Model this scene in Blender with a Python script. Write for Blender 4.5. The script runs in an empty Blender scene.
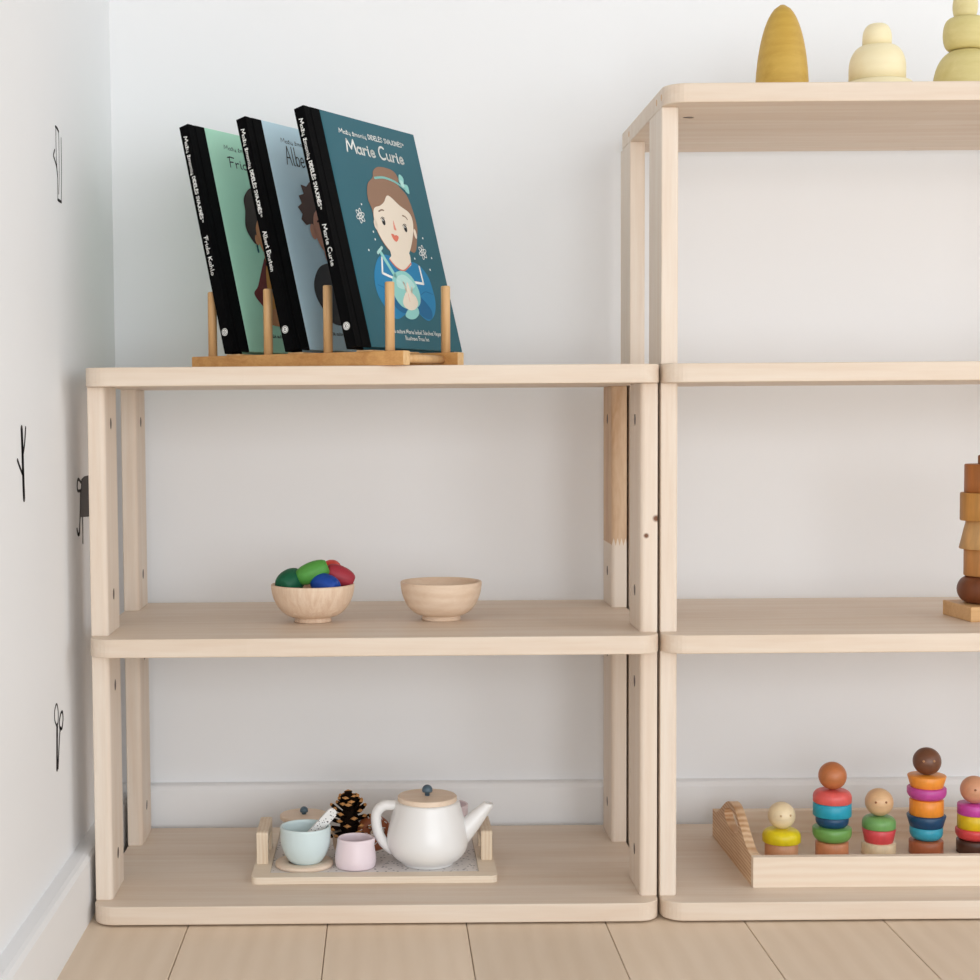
import bpy, bmesh, math, random
from mathutils import Vector, Matrix
PI = math.pi
scn = bpy.context.scene
COL = scn.collection
random.seed(7)

# ------------------------------------------------------------------ helpers
def lin(c):
    def f(v):
        v /= 255.0
        return v / 12.92 if v <= .04045 else ((v + .055) / 1.055) ** 2.4
    return (f(c[0]), f(c[1]), f(c[2]), 1.0)

class MB:
    """collects shapes (world coordinates) and links them as one mesh object"""
    def __init__(s):
        s.v = []; s.f = []; s.m = []; s.sm = []
    def add(s, verts, faces, mat=0, smooth=False):
        b = len(s.v)
        s.v += [tuple(p) for p in verts]
        for f in faces:
            s.f.append([i + b for i in f]); s.m.append(mat); s.sm.append(smooth)
        return s
    def from_bm(s, bm, mat=0, smooth=False):
        bm.verts.index_update()
        s.add([v.co[:] for v in bm.verts], [[v.index for v in f.verts] for f in bm.faces], mat, smooth)
        bm.free(); return s
    def box(s, x0, x1, y0, y1, z0, z1, bev=.0008, seg=2, mat=0):
        bm = bmesh.new()
        bmesh.ops.create_cube(bm, size=1)
        for v in bm.verts:
            v.co = ((x0 + x1) / 2 + v.co.x * (x1 - x0), (y0 + y1) / 2 + v.co.y * (y1 - y0), (z0 + z1) / 2 + v.co.z * (z1 - z0))
        if bev:
            bmesh.ops.bevel(bm, geom=bm.edges[:], offset=bev, segments=seg, profile=.5, affect='EDGES')
        return s.from_bm(bm, mat)
    def prism(s, outline, axis, a, b, bev=.0008, seg=2, mat=0):
        """outline: 2D points (counter-clockwise); axis: 'x','y','z' extrusion a->b"""
        def P(p, h):
            return {'z': (p[0], p[1], h), 'y': (p[0], h, p[1]), 'x': (h, p[0], p[1])}[axis]
        bm = bmesh.new()
        lo = [bm.verts.new(P(p, a)) for p in outline]
        hi = [bm.verts.new(P(p, b)) for p in outline]
        n = len(outline)
        f1 = bm.faces.new(lo); f2 = bm.faces.new(hi)
        for i in range(n):
            bm.faces.new((lo[i], lo[(i + 1) % n], hi[(i + 1) % n], hi[i]))
        bmesh.ops.recalc_face_normals(bm, faces=bm.faces[:])
        if bev:
            ed = [e for e in bm.edges if (f1 in e.link_faces or f2 in e.link_faces)]
            bmesh.ops.bevel(bm, geom=ed, offset=bev, segments=seg, profile=.5, affect='EDGES')
        return s.from_bm(bm, mat)
    def lathe(s, prof, c=(0, 0, 0), seg=48, mat=0, smooth=True, closed=False, warp=None):
        vs = []; fs = []
        rings = []
        for (r, z) in prof:
            if r < 1e-6:
                rings.append([len(vs)]); vs.append((c[0], c[1], c[2] + z))
            else:
                ring = []
                for i in range(seg):
                    t = 2 * PI * i / seg
                    p = Vector((r * math.cos(t), r * math.sin(t), z))
                    if warp: p = warp(p, t)
                    ring.append(len(vs)); vs.append((c[0] + p.x, c[1] + p.y, c[2] + p.z))
                rings.append(ring)
        pairs = list(zip(rings, rings[1:])) + ([(rings[-1], rings[0])] if closed else [])
        for A, B in pairs:
            if len(A) == 1 and len(B) == 1: continue
            for i in range(seg):
                j = (i + 1) % seg
                if len(A) == 1: fs.append((A[0], B[j], B[i]))
                elif len(B) == 1: fs.append((A[i], A[j], B[0]))
                else: fs.append((A[i], A[j], B[j], B[i]))
        return s.add(vs, fs, mat, smooth)
    def tube(s, pts, rad, seg=16, mat=0, cap=True, flat=1.0, side=(0, 1, 0)):
        """sweep of an ellipse; 'side' is the axis along which the radius is scaled by flat"""
        pts = [Vector(p) for p in pts]; n = len(pts)
        if not isinstance(rad, (list, tuple)): rad = [rad] * n
        vs = []; fs = []
        sd = Vector(side)
        for i, p in enumerate(pts):
            t = (pts[min(i + 1, n - 1)] - pts[max(i - 1, 0)]).normalized()
            b = (sd - t * sd.dot(t)).normalized(); a = b.cross(t)
            for k in range(seg):
                w = 2 * PI * k / seg
                vs.append(p + a * math.cos(w) * rad[i] + b * math.sin(w) * rad[i] * flat)
        for i in range(n - 1):
            for k in range(seg):
                l = (k + 1) % seg
                fs.append((i * seg + k, i * seg + l, (i + 1) * seg + l, (i + 1) * seg + k))
        if cap:
            fs.append(tuple(range(seg))[::-1]); fs.append(tuple((n - 1) * seg + k for k in range(seg)))
        return s.add(vs, fs, mat, True)
    def build(s, name, mats, parent=None, root=None, recalc=True):
        if not isinstance(mats, (list, tuple)): mats = [mats]
        me = bpy.data.meshes.new(name)
        off = Vector((0, 0, 0))
        if parent is not None:
            off = Vector(parent.get('_base', (0, 0, 0)))
        elif root is not None:
            off = Vector(root)
        me.from_pydata([(p[0] - off.x, p[1] - off.y, p[2] - off.z) for p in s.v], [], s.f)
        for m in mats: me.materials.append(m)
        for p, mi, sm in zip(me.polygons, s.m, s.sm):
            p.material_index = mi; p.use_smooth = sm
        if recalc:
            bm = bmesh.new(); bm.from_mesh(me)
            bmesh.ops.recalc_face_normals(bm, faces=bm.faces[:])
            bm.to_mesh(me); bm.free()
        me.update()
        o = bpy.data.objects.new(name, me)
        COL.objects.link(o)
        if parent is not None:
            o.parent = parent; o['_base'] = tuple(off)
        elif root is not None:
            o.location = off; o['_base'] = tuple(off)
        else:
            o['_base'] = (0, 0, 0)
        return o

def tag(o, label, cat, group=None):
    o['label'] = label; o['category'] = cat
    if group: o['group'] = group
    return o
def thing(name, base, label, cat, group=None):
    o = bpy.data.objects.new(name, None); COL.objects.link(o)
    o.empty_display_size = .02
    o.location = base; o['_base'] = tuple(base)
    return tag(o, label, cat, group)
def struct(o):
    o['kind'] = 'structure'; return o

def smooth_closed(pts, k=6):
    n = len(pts); out = []
    for i in range(n):
        p0, p1, p2, p3 = pts[i - 1], pts[i], pts[(i + 1) % n], pts[(i + 2) % n]
        for j in range(k):
            t = j / k
            out.append(tuple(.5 * ((2 * p1[a]) + (-p0[a] + p2[a]) * t + (2 * p0[a] - 5 * p1[a] + 4 * p2[a] - p3[a]) * t * t + (-p0[a] + 3 * p1[a] - 3 * p2[a] + p3[a]) * t ** 3) for a in range(len(p1))))
    return out
def smooth_open(pts, k=6):
    out = []
    n = len(pts)
    for i in range(n - 1):
        p0, p1, p2, p3 = pts[max(i - 1, 0)], pts[i], pts[i + 1], pts[min(i + 2, n - 1)]
        for j in range(k):
            t = j / k
            out.append(tuple(.5 * ((2 * p1[a]) + (-p0[a] + p2[a]) * t + (2 * p0[a] - 5 * p1[a] + 4 * p2[a] - p3[a]) * t * t + (-p0[a] + 3 * p1[a] - 3 * p2[a] + p3[a]) * t ** 3) for a in range(len(p1))))
    out.append(tuple(pts[-1]))
    return out

# ------------------------------------------------------------------ materials
def base_mat(name):
    m = bpy.data.materials.new(name); m.use_nodes = True
    return m, m.node_tree, m.node_tree.nodes['Principled BSDF']
def plain(name, col, rough=.5, var=.04, scale=40, spec=.5, coat=0, bump=0.0):
    m, nt, b = base_mat(name)
    tc = nt.nodes.new('ShaderNodeTexCoord'); nz = nt.nodes.new('ShaderNodeTexNoise')
    nz.inputs['Scale'].default_value = scale; nz.inputs['Detail'].default_value = 4
    nt.links.new(tc.outputs['Object'], nz.inputs['Vector'])
    mx = nt.nodes.new('ShaderNodeMix'); mx.data_type = 'RGBA'
    c = lin(col)
    mx.inputs[6].default_value = tuple(max(0, x * (1 - var)) for x in c[:3]) + (1,)
    mx.inputs[7].default_value = tuple(min(1, x * (1 + var)) for x in c[:3]) + (1,)
    nt.links.new(nz.outputs['Fac'], mx.inputs[0]); nt.links.new(mx.outputs[2], b.inputs['Base Color'])
    b.inputs['Roughness'].default_value = rough
    b.inputs['Specular IOR Level'].default_value = spec
    b.inputs['Coat Weight'].default_value = coat
    if bump:
        bp = nt.nodes.new('ShaderNodeBump'); bp.inputs['Strength'].default_value = bump; bp.inputs['Distance'].default_value = .001
        nt.links.new(nz.outputs['Fac'], bp.inputs['Height']); nt.links.new(bp.outputs['Normal'], b.inputs['Normal'])
    return m
def wood(name, col, dark, axis='x', freq=60, stretch=14, rough=.5, staves=None, rings=None, spots=None, joint=None, contrast=1.0, spec=.35, island=False, coat=0.0):
    """fine straight grain along an axis; staves = (length, width, tone range) for glued boards"""
    m, nt, b = base_mat(name); N = nt.nodes.new; L = nt.links.new
    tc = N('ShaderNodeTexCoord'); mp = N('ShaderNodeMapping')
    sc = {'x': (1 / stretch, 1, 1), 'y': (1, 1 / stretch, 1), 'z': (1, 1, 1 / stretch)}[axis]
    mp.inputs['Scale'].default_value = sc
    src = tc.outputs['Object']
    if island:
        gi = N('ShaderNodeNewGeometry'); ad = N('ShaderNodeVectorMath'); ad.operation = 'MULTIPLY_ADD'
        ad.inputs[1].default_value = (7.3, 3.1, 5.7)
        L(gi.outputs['Random Per Island'], ad.inputs[0]); L(src, ad.inputs[2]); src = ad.outputs[0]
    L(src, mp.inputs['Vector'])
    n1 = N('ShaderNodeTexNoise'); n1.inputs['Scale'].default_value = freq; n1.inputs['Detail'].default_value = 5; n1.inputs['Distortion'].default_value = .8
    n2 = N('ShaderNodeTexNoise'); n2.inputs['Scale'].default_value = freq * 7; n2.inputs['Detail'].default_value = 2
    L(mp.outputs['Vector'], n1.inputs['Vector']); L(mp.outputs['Vector'], n2.inputs['Vector'])
    ma = N('ShaderNodeMath'); ma.operation = 'MULTIPLY_ADD'; ma.inputs[1].default_value = .35
    L(n2.outputs['Fac'], ma.inputs[0]); L(n1.outputs['Fac'], ma.inputs[2])
    fac = ma.outputs[0]
    if rings:
        w = N('ShaderNodeTexWave'); w.wave_type = 'BANDS'; w.bands_direction = rings[2] if len(rings) > 2 else 'Z'
        w.inputs['Scale'].default_value = rings[0]; w.inputs['Distortion'].default_value = 3.0; w.inputs['Detail'].default_value = 2; w.inputs['Detail Scale'].default_value = .8
        mp2 = N('ShaderNodeMapping'); mp2.inputs['Scale'].default_value = tuple(.35 if q < .5 else 1 for q in sc)
        L(src, mp2.inputs['Vector']); L(mp2.outputs['Vector'], w.inputs['Vector'])
        mb = N('ShaderNodeMath'); mb.operation = 'MULTIPLY_ADD'; mb.inputs[1].default_value = rings[1]
        L(w.outputs['Fac'], mb.inputs[0]); L(fac, mb.inputs[2]); fac = mb.outputs[0]
    rp = N('ShaderNodeMapRange'); rp.inputs[1].default_value = .45; rp.inputs[2].default_value = .95 + (rings[1] if rings else 0)
    L(fac, rp.inputs[0])
    mx = N('ShaderNodeMix'); mx.data_type = 'RGBA'
    mc = N('ShaderNodeMath'); mc.operation = 'MULTIPLY'; mc.inputs[1].default_value = contrast
    L(rp.outputs[0], mc.inputs[0]); L(mc.outputs[0], mx.inputs[0])
    mx.inputs[6].default_value = lin(col); mx.inputs[7].default_value = lin(dark)
    out = mx.outputs[2]
    def mult(fac_socket, colour_socket):
        q = N('ShaderNodeMix'); q.data_type = 'RGBA'; q.blend_type = 'MULTIPLY'; q.inputs[0].default_value = 1
        L(colour_socket, q.inputs[6]); L(fac_socket, q.inputs[7]); return q.outputs[2]
    if staves:
        br = N('ShaderNodeTexBrick'); br.inputs['Scale'].default_value = 1
        br.inputs['Brick Width'].default_value = staves[0]; br.inputs['Row Height'].default_value = staves[1]
        br.inputs['Mortar Size'].default_value = .0; br.offset = .37; br.offset_frequency = 2; br.squash = 1
        lo = staves[2]
        br.inputs['Color1'].default_value = (1, 1, 1, 1); br.inputs['Color2'].default_value = (lo, lo * .985, lo * .96, 1)
        L(tc.outputs['Object'], br.inputs['Vector'])
        out = mult(br.outputs['Color'], out)
    if island:
        r2 = N('ShaderNodeMapRange'); r2.inputs[3].default_value = .93; r2.inputs[4].default_value = 1.03
        L(gi.outputs['Random Per Island'], r2.inputs[0])
        cb = N('ShaderNodeCombineColor')
        for i in range(3): L(r2.outputs[0], cb.inputs[i])
        out = mult(cb.outputs[0], out)
    if joint:                              # finger joint to paler timber below a height
        geo = N('ShaderNodeNewGeometry'); sx_ = N('ShaderNodeSeparateXYZ'); L(geo.outputs['Position'], sx_.inputs[0])
        pp = N('ShaderNodeMath'); pp.operation = 'PINGPONG'; pp.inputs[1].default_value = .0022; L(sx_.outputs[0], pp.inputs[0])
        mm = N('ShaderNodeMath'); mm.operation = 'MULTIPLY_ADD'; mm.inputs[1].default_value = 4.0; mm.inputs[2].default_value = joint[0]; L(pp.outputs[0], mm.inputs[0])
        lt = N('ShaderNodeMath'); lt.operation = 'LESS_THAN'; L(sx_.outputs[2], lt.inputs[0]); L(mm.outputs[0], lt.inputs[1])
        jx = N('ShaderNodeMix'); jx.data_type = 'RGBA'; L(lt.outputs[0], jx.inputs[0]); L(out, jx.inputs[6]); jx.inputs[7].default_value = lin(joint[1]); out = jx.outputs[2]
    for (p, r) in (spots or []):          # small dark knots at fixed spots of the timber
        geo = N('ShaderNodeNewGeometry'); ds = N('ShaderNodeVectorMath'); ds.operation = 'DISTANCE'; ds.inputs[1].default_value = p
        L(geo.outputs['Position'], ds.inputs[0])
        mr = N('ShaderNodeMapRange'); mr.inputs[1].default_value = r * .55; mr.inputs[2].default_value = r * 1.2; mr.inputs[3].default_value = 0; mr.inputs[4].default_value = 1
        L(ds.outputs['Value'], mr.inputs[0]); kx_ = N('ShaderNodeMix'); kx_.data_type = 'RGBA'; kx_.inputs[6].default_value = lin((132, 92, 66)); kx_.inputs[7].default_value = (1, 1, 1, 1)
        L(mr.outputs[0], kx_.inputs[0]); out = mult(kx_.outputs[2], out)
    L(out, b.inputs['Base Color'])
    b.inputs['Roughness'].default_value = rough; b.inputs['Specular IOR Level'].default_value = spec; b.inputs['Coat Weight'].default_value = coat
    bp = N('ShaderNodeBump'); bp.inputs['Strength'].default_value = .08; bp.inputs['Distance'].default_value = .0006
    L(fac, bp.inputs['Height']); L(bp.outputs['Normal'], b.inputs['Normal'])
    return m
def speckle(name, ground, dot, scale=260, thr=.22, rough=.5):
    m, nt, b = base_mat(name); N = nt.nodes.new; L = nt.links.new
    tc = N('ShaderNodeTexCoord'); vo = N('ShaderNodeTexVoronoi'); vo.inputs['Scale'].default_value = scale
    L(tc.outputs['Object'], vo.inputs['Vector'])
    mr = N('ShaderNodeMapRange'); mr.inputs[1].default_value = thr; mr.inputs[2].default_value = thr + .08; mr.inputs[3].default_value = 1; mr.inputs[4].default_value = 0
    L(vo.outputs['Distance'], mr.inputs[0])
    mx = N('ShaderNodeMix'); mx.data_type = 'RGBA'; mx.inputs[6].default_value = lin(ground); mx.inputs[7].default_value = lin(dot)
    L(mr.outputs[0], mx.inputs[0]); L(mx.outputs[2], b.inputs['Base Color']); b.inputs['Roughness'].default_value = rough
    return m

BIRCH = ((237, 223, 208), (224, 202, 181))
M = {}
M['wall'] = plain('white_wall_paint', (245, 245, 246), .75, .012, 6, .2)
M['trim'] = plain('white_trim_paint', (246, 246, 247), .45, .01, 6, .4)
M['board'] = wood('birch_board', *BIRCH, axis='x', freq=45, stretch=16, staves=(.34, .043, .955), rough=.5, contrast=.9)
M['leg'] = wood('birch_leg', *BIRCH, axis='z', freq=60, stretch=16, rough=.5, contrast=.8)
M['leg_warm'] = wood('birch_leg_figured', (226, 196, 164), (196, 154, 116), axis='z', freq=50, stretch=5, rough=.5, contrast=1.0, joint=(.3585, (237, 223, 208)))
M['leg_knot'] = wood('birch_leg_with_knots', *BIRCH, axis='z', freq=60, stretch=16, rough=.5, contrast=.8,
                     spots=[((.5655, .0236, .4030), .0036), ((.5556, .0234, .3858), .0027)])
M['shade_plug'] = plain('hole_shade', (74, 52, 38), .5, .1)  # dark brown imitating shade inside the holes; also colours the foot pads
M['floor'] = wood('oak_plank', (239, 219, 196), (224, 201, 175), axis='y', freq=28, stretch=9, rings=(14, .35, 'X'), rough=.42, contrast=.75, island=True, spec=.4)
M['bamboo'] = wood('bamboo', (216, 164, 102), (186, 128, 70), axis='x', freq=90, stretch=18, rough=.45, contrast=.9)
M['bamboo_end'] = wood('bamboo_end_grain', (232, 196, 146), (214, 168, 114), axis='z', freq=200, stretch=1.5, rough=.5)
M['peg'] = wood('bamboo_peg', (226, 186, 136), (204, 154, 100), axis='z', freq=150, stretch=16, rough=.42)
M['beech'] = wood('beech', (242, 219, 196), (222, 190, 160), axis='x', freq=110, stretch=5, rough=.55, rings=(36, .25, 'Z'), contrast=.8)
M['beech2'] = wood('beech_striped', (242, 218, 194), (222, 188, 158), axis='z', freq=170, stretch=9, rough=.55, contrast=1.0)
M['ply'] = wood('plywood', (242, 228, 209), (228, 206, 180), axis='x', freq=60, stretch=10, rough=.5, rings=(95, .3, 'Z'), contrast=.8)
M['ply_v'] = wood('plywood_upright', (240, 224, 202), (218, 190, 158), axis='z', freq=60, stretch=10, rough=.5, rings=(80, .4, 'X'), contrast=.9)
M['pine'] = wood('pine', (240, 224, 205), (226, 200, 174), axis='x', freq=50, stretch=12, rough=.5, rings=(38, .4, 'Z'), contrast=.8)
M['pine_side'] = wood('pine_end_board', (240, 210, 174), (182, 124, 74), axis='y', freq=45, stretch=6, rough=.5, rings=(80, .6, 'Z'), contrast=.9)
M['ceramic'] = plain('white_glaze', (247, 246, 245), .3, .008, 20, .5, coat=.2)
M['blue_glaze'] = plain('pale_blue_glaze', (222, 239, 241), .38, .012, 30, .5)
M['pink_glaze'] = plain('pale_pink_glaze', (246, 229, 235), .38, .012, 30, .5)
M['lid_wood'] = wood('lid_wood', (246, 226, 206), (230, 202, 174), axis='x', freq=70, stretch=8, rough=.5, contrast=.7)
M['knob'] = plain('slate_blue_knob', (78, 100, 114), .3, .05, 60, .6)
M['terrazzo'] = speckle('terrazzo_paper', (232, 226, 222), (150, 146, 146), 190, .2)
M['terrazzo2'] = speckle('dotted_stick_paper', (240, 238, 236), (50, 48, 52), 400, .20)

# ------------------------------------------------------------------ setting
WX, WY = -.0235, .335
RX, FY, HZ = 2.6, -3.6, 2.5
mb = MB(); px = .0958 - .139
while px < RX:
    x0 = max(px, WX - .02)
    if x0 < px + .1385: mb.box(x0, px + .1382, FY, WY, -.02, 0, .0007, 1)
    px += .139
struct(mb.build('floor', M['floor']))
struct(MB().box(WX - .1, RX, WY, WY + .1, -.02, HZ, 0).build('wall_back', M['wall']))
struct(MB().box(WX - .1, WX, FY, WY, -.02, HZ, 0).build('wall_left', M['wall']))
def skirting_profile(d, h):   # depth from wall, height
    return [(0, 0), (d, 0), (d, h - .006), (d - .0025, h - .0015), (d - .006, h), (0, h)]
mb = MB(); mb.prism([(WY - a, b) for a, b in skirting_profile(.017, .0675)], 'x', WX, RX, 0); struct(mb.build('baseboard_back', M['trim']))
mb = MB(); mb.prism([(WX + a, b) for a, b in skirting_profile(.0180, .0680)], 'y', FY, WY - .017, 0); struct(mb.build('baseboard_left', M['trim']))

# ------------------------------------------------------------------ shelves
TH = .0186; B0 = .002; D = .302; W = .567; LW = .0174
LEVELS = [B0, B0 + .2682, B0 + .5358, B0 + .8063]
def board_outline(x0, x1, y0, y1, r=.022, n=8):
    out = []
    for cx, cy, a0 in ((x0 + r, y0 + r, PI), (x1 - r, y0 + r, 1.5 * PI), (x1 - r, y1 - r, 0), (x0 + r, y1 - r, .5 * PI)):
        for i in range(n + 1):
            a = a0 + (PI / 2) * i / n
            out.append((cx + r * math.cos(a), cy + r * math.sin(a)))
    return out
def cut_holes(o, cutters):
    """subtract round holes from a part and keep the result as its mesh"""
    c = MB()
    for (p, ax, r, dep) in cutters:
        pr = [(r * math.cos(2 * PI * i / 24), r * math.sin(2 * PI * i / 24)) for i in range(24)]
        if ax == 'x': c.prism([(p[1] + a, p[2] + b) for a, b in pr], 'x', p[0] - dep, p[0] + dep, 0)
        else: c.prism([(p[0] + a, p[1] + b) for a, b in pr], 'z', p[2] - dep, p[2] + dep, 0)
    co = c.build('cutter', M['shade_plug'], o.parent)
    md = o.modifiers.new('holes', 'BOOLEAN'); md.operation = 'DIFFERENCE'; md.object = co; md.solver = 'EXACT'
    dg = bpy.context.evaluated_depsgraph_get(); dg.update()
    me = bpy.data.meshes.new_from_object(o.evaluated_get(dg))
    o.modifiers.remove(md); old = o.data; me.name = o.name; o.data = me
    bpy.data.meshes.remove(old); cm = co.data; bpy.data.objects.remove(co); bpy.data.meshes.remove(cm)
def leg_outline(x0, x1, y0, y1, inner):      # rounded edges on the inner side, eased outside
    ri, ro, n = .0048, .0015, 4
    rs = {-1: (ro, ri, ri, ro), 1: (ri, ro, ro, ri)}[inner]
    out = []
    for (cx, sx, cy, sy, a0), r in zip(((x0, 1, y0, 1, PI), (x1, -1, y0, 1, 1.5 * PI), (x1, -1, y1, -1, 0), (x0, 1, y1, -1, .5 * PI)), rs):
        for i in range(n + 1):
            a = a0 + (PI / 2) * i / n
            out.append((cx + sx * r + r * math.cos(a), cy + sy * r + r * math.sin(a)))
    return out
def shelf(x0, ntier, label, pos):
    t = thing('shelving_unit', (x0 + W / 2, D / 2, 0), label, 'shelf')
    for k in range(ntier + 1):
        mb = MB(); mb.prism(board_outline(x0, x0 + W, 0, D), 'z', LEVELS[k], LEVELS[k] + TH, .0012, 2)
        bo = mb.build('shelf_board', M['board'], t)
        if pos == 'right' and k == 3:
            cut_holes(bo, [((x0 + .0375, .083, LEVELS[k]), 'z', .0058, .004)])
            MB().lathe([(0, .0007), (.0054, .0007), (.0054, .0038), (0, .0038)], (x0 + .0375, .083, LEVELS[k]), 20).build('shade_plug', M['shade_plug'], bo)  # dark plug paints the shade inside this underside hole
            for y in (.0245, .052, .232):
                MB().prism([(y + .0033 * math.cos(i * PI / 6), LEVELS[k] + TH / 2 + .0033 * math.sin(i * PI / 6)) for i in range(12)], 'x', x0 - .0002, x0 + .003, 0).build('dowel_end', M['peg'], bo)
        if k == 0:
            for fx in (x0 + .05, x0 + W - .05):
                for fy in (.05, D - .05):
                    MB().lathe([(0, 0), (.009, 0), (.009, B0), (0, B0)], (fx, fy, 0), 20).build('foot_pad', M['shade_plug'], t)
    for k in range(ntier):
        za, zb = LEVELS[k] + TH, LEVELS[k + 1]
        for s in (-1, 1):
            for (ya, yb) in ((.0234, .0962), (.2250, .2940)):
                xa, xb = (x0, x0 + LW) if s < 0 else (x0 + W - LW, x0 + W)
                mat = M['leg']
                if pos == 'left' and s > 0 and k == 1: mat = M['leg_knot'] if ya < .1 else M['leg_warm']
                lg = MB().prism(leg_outline(xa, xb, ya, yb, -1 if s < 0 else 1), 'z', za, zb, .0006, 1).build('leg', mat, t)
                xi = xb if s < 0 else xa
                ym = (ya + yb) / 2
                hz = [zb - .0365, za + .0385]
                cut_holes(lg, [((xi, ym, h), 'x', .0062, .009) for h in hz])
                for h in hz:
                    xq = xi - .0088 if s < 0 else xi + .0088
                    MB().prism([(ym + .0060 * math.cos(i * PI / 10), h + .0060 * math.sin(i * PI / 10)) for i in range(20)], 'x', min(xq, xq + (.0084 if s < 0 else -.0084)), max(xq, xq + (.0084 if s < 0 else -.0084)), .0003, 1).build('shade_plug', M['shade_plug'], lg)  # added dark plug just below the surface, standing in for the hole's shade
    return t
shelf(0.0, 2, 'low pale birch shelving unit in the corner with a book rack on top', 'left')
shelf(W + .0028, 3, 'tall pale birch shelving unit on the right with yellow toys on top', 'right')
Z1, Z2, Z3, Z4 = [z + TH for z in LEVELS]

# ------------------------------------------------------------------ lettering by pen strokes
def A_(cx, cy, rx, ry, a0, a1, n=10):
    return [(cx + rx * math.cos(math.radians(a0 + (a1 - a0) * i / n)), cy + ry * math.sin(math.radians(a0 + (a1 - a0) * i / n))) for i in range(n + 1)]
def O_(cx, cy, rx, ry): return A_(cx, cy, rx, ry, 90, 450, 16)
X = .5   # x-height
GLYPH = {   # width, strokes
 'M': (.85, [[(0, 0), (.12, .95), (.42, .25), (.72, 1), (.85, 0)]]),
 'C': (.6, [A_(.35, .5, .34, .5, 55, 310)]),
 'F': (.55, [[(.15, 0), (.18, .95)], [(0, .9), (.25, 1), (.6, .95)], [(.17, .5), (.48, .52)]]),
 'K': (.6, [[(.08, 0), (.1, 1)], [(.55, 1), (.1, .48), (.6, 0)]]),
 'A': (.6, [[(0, 0), (.3, 1), (.58, 0)], [(.1, .38), (.5, .38)]]),
 'E': (.5, [[(.5, .95), (.1, 1), (.08, 0), (.52, .04)], [(.1, .52), (.42, .54)]]),
 'D': (.55, [[(.06, 0), (.06, 1), (.3, .96), (.52, .7), (.52, .3), (.3, .04), (.06, 0)]]),
 'I': (.16, [[(.08, 0), (.08, 1)]]),
 'L': (.45, [[(.06, 1), (.06, 0), (.45, 0)]]),
 'S': (.5, [smooth_open([(.46, .85), (.25, 1), (.06, .78), (.25, .52), (.45, .26), (.25, 0), (.03, .15)], 4)]),
 'V': (.55, [[(0, 1), (.27, 0), (.55, 1)]]),
 'J': (.4, [[(.35, 1), (.35, .2), (.2, 0), (.02, .14)]]),
 'O': (.6, [O_(.3, .5, .28, .5)]),
 'N': (.58, [[(.06, 0), (.06, 1), (.52, 0), (.52, 1)]]),
 'P': (.5, [[(.06, 0), (.06, 1), (.4, .95), (.45, .7), (.35, .5), (.06, .48)]]),
 'a': (.46, [O_(.2, .25, .19, .25), [(.4, .5), (.4, .08), (.48, 0)]]),
 'r': (.34, [[(.05, .5), (.08, 0)], smooth_open([(.07, .3), (.2, .48), (.34, .46)], 4)]),
 'i': (.18, [[(.06, .5), (.07, .08), (.16, 0)], [(.06, .68), (.06, .72)]]),
 'e': (.42, [smooth_open([(.04, .25), (.36, .3), (.28, .5), (.1, .46), (.03, .2), (.18, 0), (.4, .1)], 4)]),
 'u': (.46, [smooth_open([(.04, .5), (.05, .12), (.2, 0), (.36, .14), (.38, .5)], 4), [(.38, .5), (.39, .06), (.47, 0)]]),
 'd': (.48, [O_(.2, .25, .19, .25), [(.41, 1), (.41, .06), (.48, 0)]]),
 'h': (.46, [[(.06, 1), (.06, 0)], smooth_open([(.06, .3), (.22, .5), (.38, .36), (.38, 0)], 4)]),
 'l': (.22, [smooth_open([(.08, 1), (.07, .3), (.1, .03), (.2, 0)], 4)]),
 'o': (.44, [O_(.2, .25, .19, .25)]),
 'b': (.46, [[(.06, 1), (.06, 0)], O_(.25, .25, .19, .25)]),
 't': (.32, [[(.14, .85), (.14, .1), (.28, 0)], [(0, .55), (.3, .57)]]),
 'n': (.46, [[(.06, .5), (.06, 0)], smooth_open([(.06, .3), (.22, .5), (.38, .36), (.38, 0)], 4)]),
 's': (.36, [smooth_open([(.32, .44), (.16, .5), (.06, .38), (.2, .26), (.31, .12), (.16, 0), (.02, .07)], 4)]),
 'm': (.66, [[(.06, .5), (.06, 0)], smooth_open([(.06, .32), (.18, .5), (.32, .38), (.32, 0)], 4), smooth_open([(.32, .32), (.45, .5), (.6, .36), (.6, 0)], 4)]),
 'z': (.4, [[(.03, .5), (.36, .5), (.03, 0), (.38, 0)]]),
 'v': (.4, [[(.0, .5), (.2, 0), (.4, .5)]]),
 'c': (.4, [A_(.22, .25, .19, .25, 50, 310)]),
 'g': (.46, [O_(.2, .25, .19, .25), smooth_open([(.4, .5), (.4, -.2), (.2, -.33), (.03, -.22)], 4)]),
 'y': (.42, [[(.02, .5), (.2, .02)], [(.4, .5), (.1, -.3)]]),
 'T': (.5, [[(0, 1), (.5, 1)], [(.25, 1), (.25, 0)]]),
}
ACC = {'ž': ('z', [[(.1, .78), (.2, .64), (.3, .78)]]), 'ų': ('u', [smooth_open([(.4, 0), (.33, -.12), (.46, -.18)], 3)]),
       'Ė': ('E', [[(.28, 1.2), (.29, 1.22)]]), 'š': ('s', [[(.07, .78), (.17, .64), (.27, .78)]]), 'ė': ('e', [[(.2, .7), (.21, .72)]]), 'á': ('a', [[(.18, .62), (.28, .78)]])}
def glyph(ch):
    if ch in ACC:
        b, ex = ACC[ch]; w, s = GLYPH[b]; return w, s + ex
    return GLYPH.get(ch, (.3, []))
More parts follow.
